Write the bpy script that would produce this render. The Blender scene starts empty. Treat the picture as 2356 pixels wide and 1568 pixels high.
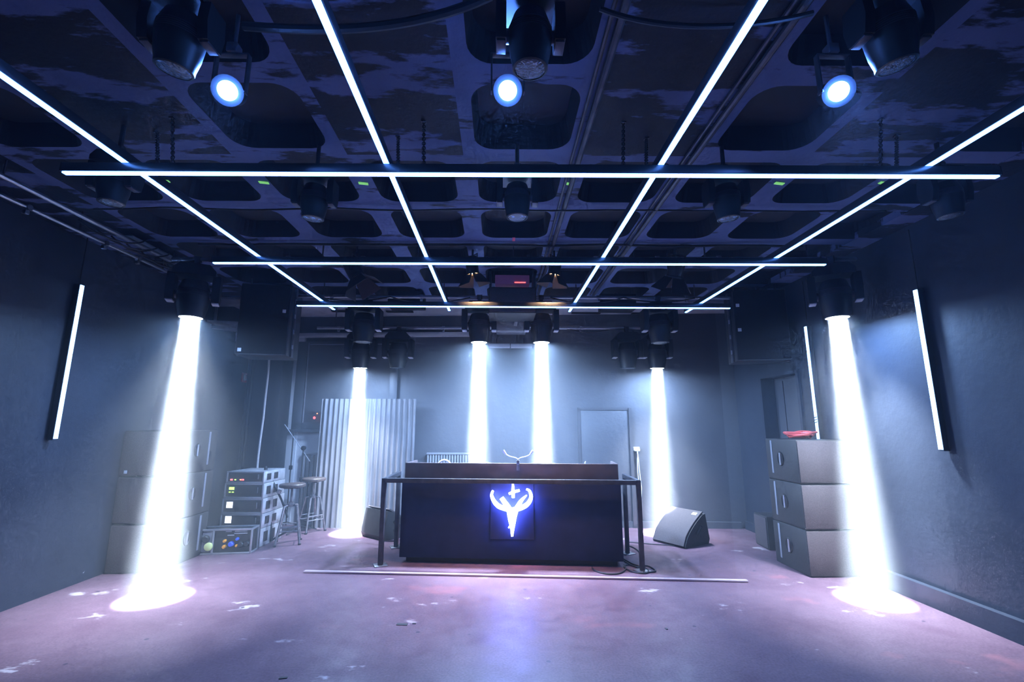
import bpy, bmesh, math, random
from mathutils import Vector, Matrix, Euler
random.seed(7)
S = bpy.context.scene
C = S.collection
PI = math.pi
R_ = math.radians

# ------------------------------------------------------------------ camera
FPX, IW, IH = 1060.0, 2356.0, 1568.0
CAM = Vector((0, 0, 1.62))
def _basis(vpx=1147.0, vpy=978.0, roll=R_(0.35)):
    d = Vector(((vpx - IW/2)/FPX, -(vpy - IH/2)/FPX, 1.0)).normalized()   # world Y seen from the camera
    z = Vector((math.sin(roll), math.cos(roll), 0)); z = (z - d*z.dot(d)).normalized()
    x = d.cross(z)
    if x.x < 0: x = -x
    return x, d, z
BX, BY, BZ = _basis()
def ray(px, py):
    c = Vector(((px - IW/2)/FPX, -(py - IH/2)/FPX, 1.0))
    return Vector((BX.dot(c), BY.dot(c), BZ.dot(c)))
def at(px, py, X=None, Y=None, Z=None):          # the point of the room seen at a pixel, on a known plane
    d = ray(px, py)
    t = (X - CAM.x)/d.x if X is not None else (Y - CAM.y)/d.y if Y is not None else (Z - CAM.z)/d.z
    return CAM + d*t
cd = bpy.data.cameras.new('camera'); cam = bpy.data.objects.new('camera', cd); C.objects.link(cam)
cd.sensor_width = 36; cd.lens = FPX/IW*36; cd.clip_start = 0.02
rx = Vector((BX.x, BY.x, BZ.x)); up = Vector((BX.y, BY.y, BZ.y)); fw = Vector((BX.z, BY.z, BZ.z))
M = Matrix((rx, up, -fw)).transposed().to_4x4(); M.translation = CAM
cam.matrix_world = M
S.camera = cam

# ------------------------------------------------------------------ materials
def mat(name, col, rough=0.6, metal=0.0, emit=None, strength=0.0, noise=None, spec=0.5, bump=0.0, bscale=40):
    m = bpy.data.materials.new(name); m.use_nodes = True
    nt = m.node_tree; b = nt.nodes['Principled BSDF']
    b.inputs['Base Color'].default_value = (*col, 1); b.inputs['Roughness'].default_value = rough
    b.inputs['Metallic'].default_value = metal; b.inputs['Specular IOR Level'].default_value = spec
    if emit:
        b.inputs['Emission Color'].default_value = (*emit, 1); b.inputs['Emission Strength'].default_value = strength
    if noise or bump:
        tc = nt.nodes.new('ShaderNodeTexCoord')
    if noise:
        sc, amt = noise
        n = nt.nodes.new('ShaderNodeTexNoise'); n.inputs['Scale'].default_value = sc; n.inputs['Detail'].default_value = 6
        nt.links.new(tc.outputs['Object'], n.inputs['Vector'])
        r = nt.nodes.new('ShaderNodeValToRGB')
        r.color_ramp.elements[0].position = .3; r.color_ramp.elements[1].position = .7
        r.color_ramp.elements[0].color = (*[c*(1-amt) for c in col], 1)
        r.color_ramp.elements[1].color = (*[min(1, c*(1+amt)) for c in col], 1)
        nt.links.new(n.outputs['Fac'], r.inputs['Fac']); nt.links.new(r.outputs['Color'], b.inputs['Base Color'])
    if bump:
        n2 = nt.nodes.new('ShaderNodeTexNoise'); n2.inputs['Scale'].default_value = bscale; n2.inputs['Detail'].default_value = 4
        bp = nt.nodes.new('ShaderNodeBump'); bp.inputs['Strength'].default_value = bump; bp.inputs['Distance'].default_value = .01
        nt.links.new(tc.outputs['Object'], n2.inputs['Vector']); nt.links.new(n2.outputs['Fac'], bp.inputs['Height'])
        nt.links.new(bp.outputs['Normal'], b.inputs['Normal'])
    return m

def node_mat(name, rough, fn, spec=0.5):
    m = bpy.data.materials.new(name); m.use_nodes = True
    nt = m.node_tree; b = nt.nodes['Principled BSDF']; b.inputs['Roughness'].default_value = rough
    b.inputs['Specular IOR Level'].default_value = spec
    fn(nt, b); return m
def N(nt, t, **kw):
    n = nt.nodes.new(t)
    for k, v in kw.items():
        if k in n.inputs: n.inputs[k].default_value = v
        else: setattr(n, k, v)
    return n
def noise(nt, scale, detail=5, vec=None, stretch=None, rough=.55):
    tc = N(nt, 'ShaderNodeTexCoord'); src = tc.outputs['Object']
    if stretch:
        mp = N(nt, 'ShaderNodeMapping'); mp.inputs['Scale'].default_value = stretch
        nt.links.new(src, mp.inputs['Vector']); src = mp.outputs['Vector']
    n = N(nt, 'ShaderNodeTexNoise', Scale=scale, Detail=detail, Roughness=rough); nt.links.new(src, n.inputs['Vector'])
    return n.outputs['Fac']
def ramp(nt, fac, stops):
    r = N(nt, 'ShaderNodeValToRGB'); e = r.color_ramp.elements
    while len(e) < len(stops): e.new(.5)
    for k, (p, c) in enumerate(stops):
        e[k].position = p; e[k].color = (*c, 1) if len(c) == 3 else c
    nt.links.new(fac, r.inputs['Fac']); return r.outputs['Color']
def mix(nt, fac, a, b):
    m = N(nt, 'ShaderNodeMix', data_type='RGBA')
    for sock, v in ((m.inputs['Factor'], fac), (m.inputs[6], a), (m.inputs[7], b)):
        if isinstance(v, (tuple, float, int)):
            sock.default_value = (*v, 1) if isinstance(v, tuple) else v
        else: nt.links.new(v, sock)
    return m.outputs[2]

def floor_fn(nt, b):
    base = ramp(nt, noise(nt, 1.3, 6), [(.3, FLOOR_A), (.7, FLOOR_B)])
    grain = ramp(nt, noise(nt, 60, 3), [(.35, (.78,)*3), (.65, (1.12,)*3)])
    mm = N(nt, 'ShaderNodeMix', data_type='RGBA', blend_type='MULTIPLY'); mm.inputs['Factor'].default_value = 1
    nt.links.new(base, mm.inputs[6]); nt.links.new(grain, mm.inputs[7])
    scuff = ramp(nt, noise(nt, 1.6, 8, stretch=(1, 1.8, 1), rough=.62), [(.635, (0, 0, 0)), (.67, (1, 1, 1))])
    c = mix(nt, scuff, mm.outputs[2], (.32, .27, .29))
    v = N(nt, 'ShaderNodeTexVoronoi', Scale=3.1); tc = N(nt, 'ShaderNodeTexCoord'); nt.links.new(tc.outputs['Object'], v.inputs['Vector'])
    spot = ramp(nt, v.outputs['Distance'], [(.045, (1, 1, 1)), (.06, (0, 0, 0))])
    c = mix(nt, spot, c, (.04, .03, .05))
    red = ramp(nt, noise(nt, .9, 4, stretch=(1, 1.5, 1)), [(.62, (0, 0, 0)), (.74, (1, 1, 1))])
    c = mix(nt, red, c, (.21, .085, .10))
    nt.links.new(c, b.inputs['Base Color'])
    rr = ramp(nt, noise(nt, 5, 5), [(.3, (.34,)*3), (.7, (.55,)*3)]); nt.links.new(rr, b.inputs['Roughness'])
    bp = N(nt, 'ShaderNodeBump', Strength=.15, Distance=.004); nt.links.new(noise(nt, 90, 3), bp.inputs['Height']); nt.links.new(bp.outputs['Normal'], b.inputs['Normal'])
FLOOR_A, FLOOR_B = (.094, .053, .074), (.138, .086, .110)

def wall_fn(a, bb, chip=True):
    def f(nt, b):
        base = ramp(nt, noise(nt, 1.1, 6), [(.3, a), (.7, bb)])
        if chip:
            ch = ramp(nt, noise(nt, 5, 9, rough=.65), [(.735, (0, 0, 0)), (.75, (1, 1, 1))])
            base = mix(nt, ch, base, (.3, .3, .32))
        nt.links.new(base, b.inputs['Base Color'])
        bp = N(nt, 'ShaderNodeBump', Strength=.25, Distance=.01); nt.links.new(noise(nt, 14, 6), bp.inputs['Height']); nt.links.new(bp.outputs['Normal'], b.inputs['Normal'])
    return f
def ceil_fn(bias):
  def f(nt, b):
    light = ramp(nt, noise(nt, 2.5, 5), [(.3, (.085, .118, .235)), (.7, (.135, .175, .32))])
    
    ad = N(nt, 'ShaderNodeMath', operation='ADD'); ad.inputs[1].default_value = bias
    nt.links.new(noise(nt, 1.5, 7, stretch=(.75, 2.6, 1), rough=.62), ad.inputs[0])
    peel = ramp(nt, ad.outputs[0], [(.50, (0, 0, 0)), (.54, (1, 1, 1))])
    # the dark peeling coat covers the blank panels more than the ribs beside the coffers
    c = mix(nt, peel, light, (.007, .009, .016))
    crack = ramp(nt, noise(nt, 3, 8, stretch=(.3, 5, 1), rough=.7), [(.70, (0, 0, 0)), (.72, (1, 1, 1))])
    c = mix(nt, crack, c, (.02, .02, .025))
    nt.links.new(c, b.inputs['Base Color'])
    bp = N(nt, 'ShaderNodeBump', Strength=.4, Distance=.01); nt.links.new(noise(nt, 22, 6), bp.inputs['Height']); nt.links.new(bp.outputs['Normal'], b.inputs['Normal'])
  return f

STRIP_COL = (0.08, 0.27, 1.0)
STRIP_K = 17
BEAM_COL = (0.72, 0.84, 1.0)
m_floor = node_mat('worn_floor_paint', .5, floor_fn, .2)
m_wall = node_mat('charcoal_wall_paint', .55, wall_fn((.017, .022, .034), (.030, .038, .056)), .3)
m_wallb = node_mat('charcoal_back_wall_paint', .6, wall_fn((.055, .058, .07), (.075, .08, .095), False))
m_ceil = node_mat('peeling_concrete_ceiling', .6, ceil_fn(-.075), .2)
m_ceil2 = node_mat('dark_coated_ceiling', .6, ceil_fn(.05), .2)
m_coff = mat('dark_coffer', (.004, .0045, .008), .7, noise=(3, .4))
m_pale = mat('pale_plaster', (.52, .52, .55), .7, noise=(2, .15))
m_black = mat('black_metal', (.012, .012, .014), .42)
m_dark = mat('dark_steel', (.07, .068, .08), .45, .5, noise=(12, .3))
m_steel = mat('brushed_steel', (.42, .42, .45), .32, .9)
m_alu = mat('aluminium_edge', (.55, .55, .58), .38, .8)
m_strip = mat('led_diffuser', (.8, .8, .8), .4, emit=STRIP_COL, strength=STRIP_K)
m_tube = mat('led_tube_diffuser', (.8, .8, .8), .4, emit=(.20, .42, 1.0), strength=9)
m_house = mat('black_led_housing', (.03, .032, .04), .35, .3)
m_plast = mat('black_plastic', (.008, .008, .010), .45, noise=(20, .25))
m_cap = mat('pale_arm_tip', (.62, .60, .62), .45)
m_lens_on = mat('lit_lens', (1, 1, 1), .3, emit=(.80, .90, 1.0), strength=60)
m_lens_off = mat('glass_lens', (.16, .17, .20), .05, .9, bump=1.0, bscale=75)
m_par = mat('lit_blue_lens', (1, 1, 1), .3, emit=(.08, .24, 1.0), strength=900)
m_warm = mat('warm_lens', (1, .9, .8), .3, emit=(1, .62, .30), strength=26)
m_cab = mat('black_speaker_paint', (.016, .015, .017), .6, noise=(60, .25), bump=.3, bscale=150)
m_grille = mat('speaker_grille_cloth', (.052, .040, .044), .75, noise=(90, .3), bump=.3, bscale=200)
m_grille_d = mat('black_grille', (.004, .004, .006), .8, spec=.1, bump=.3, bscale=220)
m_wood_d = mat('blue_lit_dark_panel', (.016, .020, .055),   .55, spec=.06, noise=(4, .2))  # dark wood, with the blue light on it put into the colour
m_wood_b = mat('brown_stained_panel', (.095, .072, .075), .5, noise=(5, .3))
m_neon = mat('white_neon', (1, 1, 1), .3, emit=(.17, .23, 1.0), strength=78)
m_white = mat('white_plastic', (.75, .75, .76), .4)
m_red = mat('red_cable', (.75, .09, .08), .5)
m_redp = mat('red_sign', (.6, .05, .06), .5)
m_cable = mat('black_rubber', (.012, .012, .014), .5)
m_corr = mat('corrugated_sheet', (.17, .165, .18), .55, .1, noise=(2, .15))
m_rad = mat('painted_radiator', (.20, .20, .22), .5)
m_glass = mat('dark_window_glass', (.012, .016, .03), .04, spec=.8)
m_frame = mat('dark_window_frame', (.06, .065, .08), .5)
m_edge = mat('grey_frame_edge', (.20, .20, .23), .5)
m_silver = mat('silver_case_side', (.60, .60, .63), .4, .55, noise=(8, .25))
m_green = mat('green_marker_tape', (.2, .6, .15), .5, emit=(.35, 1, .25), strength=.5)
m_redt = mat('red_marker_tape', (.7, .08, .15), .5)
m_yel = mat('yellow_sticker', (.75, .80, .30), .5)
m_led_r = mat('red_led', (1, .1, .1), .4, emit=(1, .08, .08), strength=4)
m_led_g = mat('green_led', (.4, 1, .2), .4, emit=(.55, 1, .12), strength=2)
m_led_o = mat('orange_led', (1, .4, .2), .4, emit=(1, .35, .15), strength=2)
m_led_w = mat('white_display', (.9, .9, 1), .4, emit=(.85, .9, 1), strength=1.6)
m_seat = mat('dark_wood_seat', (.07, .05, .045), .45, noise=(10, .4))
m_stool = mat('worn_steel_tube', (.22, .20, .21), .4, .7, noise=(20, .4))
m_blue = mat('blue_plug', (.05, .12, .7), .4)
m_org = mat('orange_plug', (.9, .35, .03), .4)
m_strobe = mat('strobe_panel', (1, 1, 1), .4, emit=(.85, .92, 1), strength=4)
m_violet = mat('violet_panel', (.16, .10, .22), .4, emit=(.5, .2, .6), strength=.05)
m_warmmetal = mat('black_lamp_body', (.06, .045, .04), .35, .5)

# ------------------------------------------------------------------ mesh helpers
class MB:
    def __init__(s): s.bm = bmesh.new()
    def box(s, c, d, rot=None, bev=0.0, taper=None):
        M4 = Matrix.Translation(Vector(c))
        if rot is not None:
            M4 = M4 @ (rot.to_4x4() if isinstance(rot, Matrix) else Euler(rot).to_matrix().to_4x4())
        r = bmesh.ops.create_cube(s.bm, size=1.0)
        vs = r['verts']
        for v in vs:
            v.co = Vector((v.co.x*d[0], v.co.y*d[1], v.co.z*d[2]))
            if taper and v.co.z < 0: v.co.x *= taper[0]; v.co.y *= taper[1]
        if bev:
            es = list({e for v in vs for e in v.link_edges})
            out = bmesh.ops.bevel(s.bm, geom=es, offset=bev, segments=2, affect='EDGES', profile=.5)
            vs = list({v for f in out['faces'] for v in f.verts} | {v for v in vs if v.is_valid})
            seen = set(vs); stack = list(vs)
            while stack:
                v = stack.pop()
                for e in v.link_edges:
                    w = e.other_vert(v)
                    if w not in seen: seen.add(w); stack.append(w)
            vs = list(seen)
        for v in vs: v.co = M4 @ v.co
        return s
    def ringtube(s, pts, rad, n=10, closed=False):
        pts = [Vector(p) for p in pts]; rings = []; L = len(pts)
        prev = None
        for i, p in enumerate(pts):
            if closed: t = pts[(i+1) % L] - pts[i-1]
            else: t = pts[min(i+1, L-1)] - pts[max(i-1, 0)]
            t.normalize()
            if prev is None:
                a = Vector((0, 0, 1)) if abs(t.z) < .9 else Vector((1, 0, 0))
                u = t.cross(a).normalized()
            else:
                u = (prev - t*prev.dot(t)).normalized()
            prev = u; w = t.cross(u)
            r = rad[i] if isinstance(rad, (list, tuple)) else rad
            rings.append([s.bm.verts.new(p + (u*math.cos(2*PI*k/n) + w*math.sin(2*PI*k/n))*r) for k in range(n)])
        for i in range(L if closed else L-1):
            a, b = rings[i], rings[(i+1) % L]
            for k in range(n):
                s.bm.faces.new((a[k], a[(k+1) % n], b[(k+1) % n], b[k]))
        if not closed:
            s.bm.faces.new(rings[0][::-1]); s.bm.faces.new(rings[-1])
        return s
    def cyl(s, p0, p1, r0, r1=None, n=16):
        return s.ringtube([p0, p1], [r0, r0 if r1 is None else r1], n)
    def lathe(s, prof, o=(0, 0, 0), mtx=None, n=24):
        rings = []; mtx = mtx or Matrix.Identity(3); o = Vector(o)
        for r, z in prof:
            rings.append([s.bm.verts.new(o + mtx @ Vector((r*math.cos(2*PI*k/n), r*math.sin(2*PI*k/n), z))) for k in range(n)])
        for a, b in zip(rings, rings[1:]):
            for k in range(n): s.bm.faces.new((a[k], a[(k+1) % n], b[(k+1) % n], b[k]))
        s.bm.faces.new(rings[0][::-1]); s.bm.faces.new(rings[-1])
        return s
    def prism(s, poly, a0, a1, f):           # f(u, v, a) -> point
        A = [s.bm.verts.new(Vector(f(u, v, a0))) for u, v in poly]; B = [s.bm.verts.new(Vector(f(u, v, a1))) for u, v in poly]
        n = len(poly)
        for k in range(n): s.bm.faces.new((A[k], A[(k+1) % n], B[(k+1) % n], B[k]))
        s.bm.faces.new(A[::-1]); s.bm.faces.new(B); return s
    def quad(s, *p):
        s.bm.faces.new([s.bm.verts.new(Vector(q)) for q in p]); return s
    def build(s, name, m, parent=None, smooth=True, angle=35):
        bmesh.ops.recalc_face_normals(s.bm, faces=s.bm.faces)
        me = bpy.data.meshes.new(name); s.bm.to_mesh(me); s.bm.free()
        ms = m if isinstance(m, (list, tuple)) else [m]
        for q in ms: me.materials.append(q)
        if smooth:
            me.shade_smooth(); me.set_sharp_from_angle(angle=R_(angle))
        o = bpy.data.objects.new(name, me); C.objects.link(o)
        if parent: o.parent = parent
        return o
def box(c, d, name, m, parent=None, rot=None, bev=0.004): return MB().box(c, d, rot, bev).build(name, m, parent)
def tag(o, label, cat, group=None, kind=None):
    o['label'] = label; o['category'] = cat
    if group: o['group'] = group
    if kind: o['kind'] = kind
    return o
def thing(name, label, cat, loc=(0, 0, 0), rz=0.0, group=None, rot=None):
    o = bpy.data.objects.new(name, None); C.objects.link(o); o.empty_display_size = .1
    o.location = loc; o.rotation_euler = rot or (0, 0, rz)
    return tag(o, label, cat, group)
def struct(o, label=None):
    o['kind'] = 'structure'
    if label: o['label'] = label
    return o
def dup(root, loc, label, rz=None, rot=None):
    r = root.copy(); C.objects.link(r); r.location = loc; r['label'] = label
    if rz is not None: r.rotation_euler = (0, 0, rz)
    if rot is not None: r.rotation_euler = rot
    for ch in list(root.children):
        c = ch.copy(); C.objects.link(c); c.parent = r
        for g in list(ch.children):
            d = g.copy(); C.objects.link(d); d.parent = c
    return r
def bez(p0, p1, p2, p3, n=14):
    p0, p1, p2, p3 = map(Vector, (p0, p1, p2, p3)); out = []
    for k in range(n+1):
        t = k/n; q = 1-t
        out.append(p0*q**3 + p1*3*q*q*t + p2*3*q*t*t + p3*t**3)
    return out
def sag(p0, p1, d, n=12):
    p0, p1 = Vector(p0), Vector(p1)
    return [p0.lerp(p1, k/n) - Vector((0, 0, 4*d*(k/n)*(1-k/n))) for k in range(n+1)]
def area(name, loc, direction, size, power, col, spread, parent=None):
    l = bpy.data.lights.new(name, 'AREA'); l.shape = 'DISK'; l.size = size; l.energy = power; l.color = col; l.spread = spread
    o = bpy.data.objects.new(name, l); C.objects.link(o); o.location = loc
    o.rotation_euler = Vector(direction).to_track_quat('-Z', 'Y').to_euler()
    if parent: o.parent = parent
    return o

# ------------------------------------------------------------------ the room
XL, XR, CEIL = -4.37, 4.0, 3.55
BK0 = (XL, 8.28); BK1 = (XR, 7.69)                       # the back wall runs a little askew
bang = math.atan2(BK1[1]-BK0[1], BK1[0]-BK0[0])
def backy(x): return BK0[1] + (x-BK0[0])*math.tan(bang)
o = MB().box((-.15, 3.2, -.05), (9.4, 11.4, .1)).build('floor', m_floor, smooth=False); struct(o, 'worn reddish mauve painted floor with scuffs')
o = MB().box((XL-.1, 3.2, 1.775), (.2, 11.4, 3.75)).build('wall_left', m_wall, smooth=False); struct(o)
# right wall with a doorway
d0, d1 = 6.04, 6.88; dz = 2.32
b = MB()
b.box((XR+.15, (-2.5+d0)/2, 1.775), (.3, d0+2.5, 3.75)); b.box((XR+.15, (d1+8.9)/2, 1.775), (.3, 8.9-d1, 3.75)); b.box((XR+.15, (d0+d1)/2, (dz+3.65)/2), (.3, d1-d0, 3.65-dz))
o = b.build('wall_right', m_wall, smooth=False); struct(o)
# back wall (two windows and a door sit on it)
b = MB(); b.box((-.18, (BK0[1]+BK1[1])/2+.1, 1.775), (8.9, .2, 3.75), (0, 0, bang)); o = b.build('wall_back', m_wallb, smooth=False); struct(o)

# coffered ceiling: one slab, with recesses with rounded corners cut into it
def rrect(cx, cy, w, h, r, n=6):
    pts = []
    for (sx, sy, a0) in ((1, -1, -PI/2), (1, 1, 0), (-1, 1, PI/2), (-1, -1, PI)):
        for k in range(n+1):
            a = a0 + PI/2*k/n
            pts.append((cx + sx*(w/2-r) + r*math.cos(a), cy + sy*(h/2-r) + r*math.sin(a)))
    return pts
PX, PY, CX0, CY0 = .84, .787, .152, 1.87
SH = -.022
def cz(x, y, z): return (x, y + SH*(x-CX0), z)
bm = bmesh.new(); NSEG = 6
rows = range(-4, 7); cols = range(-5, 5)
for j in rows:
    for i in cols:
        cx, cy = CX0 + i*PX, CY0 + j*PY
        x0, x1, y0, y1 = cx-PX/2, cx+PX/2, cy-PY/2, cy+PY/2
        hole = (i % 2 == 0) if j < 2 else True
        if i <= -5 or i >= 5: hole = False
        if not hole:
            f = bm.faces.new([bm.verts.new(cz(*p)) for p in ((x0, y0, CEIL), (x1, y0, CEIL), (x1, y1, CEIL), (x0, y1, CEIL))]); f.material_index = 2; continue
        inn = rrect(cx, cy, .66, .635, .14, NSEG); n = len(inn)
        # outer ring point for each inner point: its corner of the cell, edges for the straight sides
        V0 = [bm.verts.new(cz(p[0], p[1], CEIL)) for p in inn]
        inn2 = rrect(cx, cy, .60, .575, .13, NSEG)
        V1 = [bm.verts.new(cz(p[0], p[1], CEIL+.17)) for p in inn2]
        corners = [bm.verts.new(cz(*p)) for p in ((x1, y0, CEIL), (x1, y1, CEIL), (x0, y1, CEIL), (x0, y0, CEIL))]
        per = NSEG+1
        for q in range(4):
            for k in range(NSEG):
                bm.faces.new((corners[q], V0[q*per+k], V0[q*per+k+1]))
            bm.faces.new((corners[q], V0[q*per+NSEG], V0[((q+1) % 4)*per], corners[(q+1) % 4]))
        for k in range(n):
            f = bm.faces.new((V0[k], V0[(k+1) % n], V1[(k+1) % n], V1[k])); f.material_index = 1
        f = bm.faces.new(V1); f.material_index = 1
mb = MB(); mb.bm.free(); mb.bm = bm
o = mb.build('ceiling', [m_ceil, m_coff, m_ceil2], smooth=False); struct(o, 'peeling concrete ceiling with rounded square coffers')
yc = CY0 + 6.5*PY
b = MB(); b.box((-.15, (yc+8.7)/2, CEIL+.02), (9.3, 8.7-yc+.1, .06)); b.box((-.15, yc+.02, CEIL-.05), (9.3, .14, .14))
o = b.build('ceiling_rear', m_pale, smooth=False); struct(o, 'pale smooth ceiling strip along the back wall')
b = MB(); b.box((-.15, 3.2, CEIL+.30), (9.4, 11.4, .06)); o = b.build('ceiling_slab', m_coff, smooth=False); struct(o)
# side margins of the ceiling between the grid and the walls
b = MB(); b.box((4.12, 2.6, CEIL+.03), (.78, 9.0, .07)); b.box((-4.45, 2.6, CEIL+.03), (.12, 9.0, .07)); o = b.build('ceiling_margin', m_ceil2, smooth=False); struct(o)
# thin dark slots in the rear ceiling
for k, (x, w) in enumerate(((-2.6, .5), (-1.7, .45), (1.5, .5), (2.55, .5))):
    o = MB().box((x, 7.72, CEIL-.018), (w, .09, .02)).build('trim_%d' % (k+2), m_black, smooth=False); struct(o)
# metal rail strips running to the back along the ribs of the ceiling
for k, x in enumerate((.575, 1.40)):
    b = MB(); b.cyl((x, -1, CEIL-.022), (x, 6.6, CEIL-.022), .022, n=10); b.cyl((x-.05, -1, CEIL-.012), (x-.05, 6.6, CEIL-.012), .012, n=8)
    tag(b.build('ceiling_conduit', m_dark), ('shiny metal conduit on the ceiling just right of the centre coffers', 'dark metal conduit on the ceiling rib between the two right strips')[k], 'conduit')
# transverse surface cable along the ceiling rib
pts = [(x, 3.83 + SH*x + .01*math.sin(x*5), CEIL-.035 - .012*abs(math.sin(x*2.1))) for x in [(-3.6+.15*k) for k in range(48)]]
tag(MB().ringtube(pts, .008, 6).build('ceiling_cable', m_cable), 'black cable clipped across the ceiling behind the front glowing crossbar', 'cable')
pts = [(x, 4.66 + SH*x + .012*math.sin(x*4), CEIL-.03 - .01*abs(math.sin(x*2.7))) for x in [(-3.2+.15*k) for k in range(44)]]
tag(MB().ringtube(pts, .013, 6).build('ceiling_cable', m_cable), 'black cable along the ceiling joint above the long clamp pipe', 'cable')
p = bez(at(560, 60, Z=3.45), at(800, 80, Z=3.42), at(980, 62, Z=3.4), at(1130, -10, Z=3.5))
tag(MB().ringtube(p, .02, 8).build('ceiling_cable', m_cable), 'thick black cable slung under the ceiling at the top of the picture', 'cable')
p = bez(at(1380, 20, Z=3.48), at(1500, 70, Z=3.42), at(1700, 75, Z=3.42), at(1870, 30, Z=3.48))
tag(MB().ringtube(p, .012, 8).build('ceiling_cable', m_cable), 'black cable slung behind the top of the second strip from the right', 'cable')

# plinth along the right wall, the strip let into the floor
o = MB().box((XR-.03, 2.7, .085), (.06, 6.4, .17)).build('baseboard_right', m_wall, smooth=False); struct(o, 'low plinth at the foot of the right wall')
o = MB().box((XR-.03, 7.3, .06), (.05, .7, .12)).build('baseboard_rear', m_wall, smooth=False); struct(o)
o = MB().box((2.2, backy(2.2)-.02, .05), (3.4, .04, .10), (0, 0, bang)).build('baseboard_back', m_wallb, smooth=False); struct(o)
pa, pb = at(700, 1316, Z=0), at(1720, 1338, Z=0)
ang = math.atan2(pb.y-pa.y, pb.x-pa.x)
o = MB().box(((pa.x+pb.x)/2, (pa.y+pb.y)/2, .011), ((pb-pa).length, .05, .022), (0, 0, ang), .008).build('trim_1', mat('floor_strip', (.36, .28, .33), .35)); struct(o, 'raised threshold strip across the floor in front of the booth')

# window in the back wall, on the left: dark glass that reflects
wt = thing('window_1', 'dark reflecting window in the back wall above the corrugated screen', 'window', (-2.9, backy(-2.9)-.015, 0), bang); wt['kind'] = 'structure'
b = MB()
x0, x1, z0, z1 = -.66, 1.15, 1.55, 3.08
for (cx, czz, w, h) in ((x0+.09, (z0+z1)/2, .18, z1-z0), (x1-.07, (z0+z1)/2, .14, z1-z0), ((x0+x1)/2, z1-.03, x1-x0, .06), ((x0+x1)/2, z0+.06, x1-x0, .12)):
    b.box((cx, 0, czz), (w, .10, h), None, .006)
b.build('window_frame', m_frame, wt)
b = MB(); b.box((x0+.20, -.055, (z0+z1)/2+.04), (.016, .012, z1-z0-.14)); b.box(((x0+x1)/2+.1, -.055, z1-.055), (x1-x0-.25, .012, .014)); b.build('bead', m_edge, wt)
MB().box(((x0+x1)/2, .03, (z0+z1)/2), (x1-x0-.1, .012, z1-z0-.1)).build('pane', m_glass, wt)
MB().box(((x0+x1)/2, -.06, z0-.025), (x1-x0+.06, .12, .05), None, .006).build('window_sill', m_frame, wt)
# pale wall strip between pillar and window, pale pelmet over the window
o = MB().box((-3.62, backy(-3.62)-.03, 1.6), (.34, .06, 3.2), (0, 0, bang)).build('trim_6', m_pale, smooth=False); struct(o, 'pale strip of wall between the pillar and the window')
o = MB().box((-3.0, backy(-3.0)-.02, .75), (1.0, .04, 1.5), (0, 0, bang)).build('trim_7', m_pale, smooth=False); struct(o, 'pale wall under the window')
o = MB().box((-2.0, backy(-2.0)-.06, 3.19), (3.1, .12, .07), (0, 0, bang), .005).build('trim_8', m_pale); struct(o, 'pale ledge over the window along the top of the back wall')
# pillar with conduits at the back left
b = MB(); b.box((-3.73, 7.72, 1.77), (.44, .40, 3.55), None, .006); o = b.build('pillar', m_plast); struct(o, 'black pillar at the back left corner')
for k, (x, y, r) in enumerate(((-4.02, 7.62, .035), (-4.12, 7.75, .05))):
    tag(MB().cyl((x, y, 0), (x, y, CEIL), r, n=12).build('downpipe', m_plast), ('thinner black pipe standing beside the pillar', 'thicker black pipe in the back left corner')[k], 'pipe')
p = [at(px, py, Y=7.49) for px, py in ((620, 815), (617, 860), (611, 910), (606, 960), (599, 1010), (594, 1050), (591, 1085))]
tag(MB().ringtube(p, .017, 8).build('cable_bundle', mat('grey_cable', (.45, .42, .43), .45)), 'pale cable bundle running down the black pillar behind the hanging speaker', 'cable')

# door outline in the back wall, door recess in the right wall
dt = thing('door_1', 'dark flush door in the back wall behind the booth', 'door', ((1.37+2.2)/2, backy(1.78)-.012, 0), bang); dt['kind'] = 'structure'
MB().box((0, 0, .94), (.80, .03, 1.86), None, .004).build('door_leaf', m_wallb, dt)
b = MB(); b.box((-.425, 0, .955), (.05, .05, 1.91)); b.box((.425, -.01, .955), (.05, .07, 1.91)); b.box((0, 0, 1.895), (.9, .05, .04)); b.build('door_frame', mat('dark_door_frame', (.05, .052, .062), .5), dt)
dt = thing('door_2', 'narrow doorway with grey leaf in the right wall beside the subwoofers', 'door', (XR, (d0+d1)/2, 0)); dt['kind'] = 'structure'
MB().box((.20, 0, dz/2), (.04, d1-d0, dz)).build('door_leaf', m_wallb, dt)
b = MB(); b.box((.0, -(d1-d0)/2-.02, dz/2), (.06, .05, dz)); b.box((0, (d1-d0)/2+.02, dz/2), (.06, .05, dz)); b.box((0, 0, dz+.02), (.06, d1-d0+.09, .05)); b.build('door_frame', m_wall, dt)
MB().box((.15, -.28, 1.05), (.05, .02, .1), None, .005).build('door_handle', m_steel, dt)
MB().box((.185, .30, dz/2), (.03, .20, dz-.1)).build('dark_panel', m_frame, dt)

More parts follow.
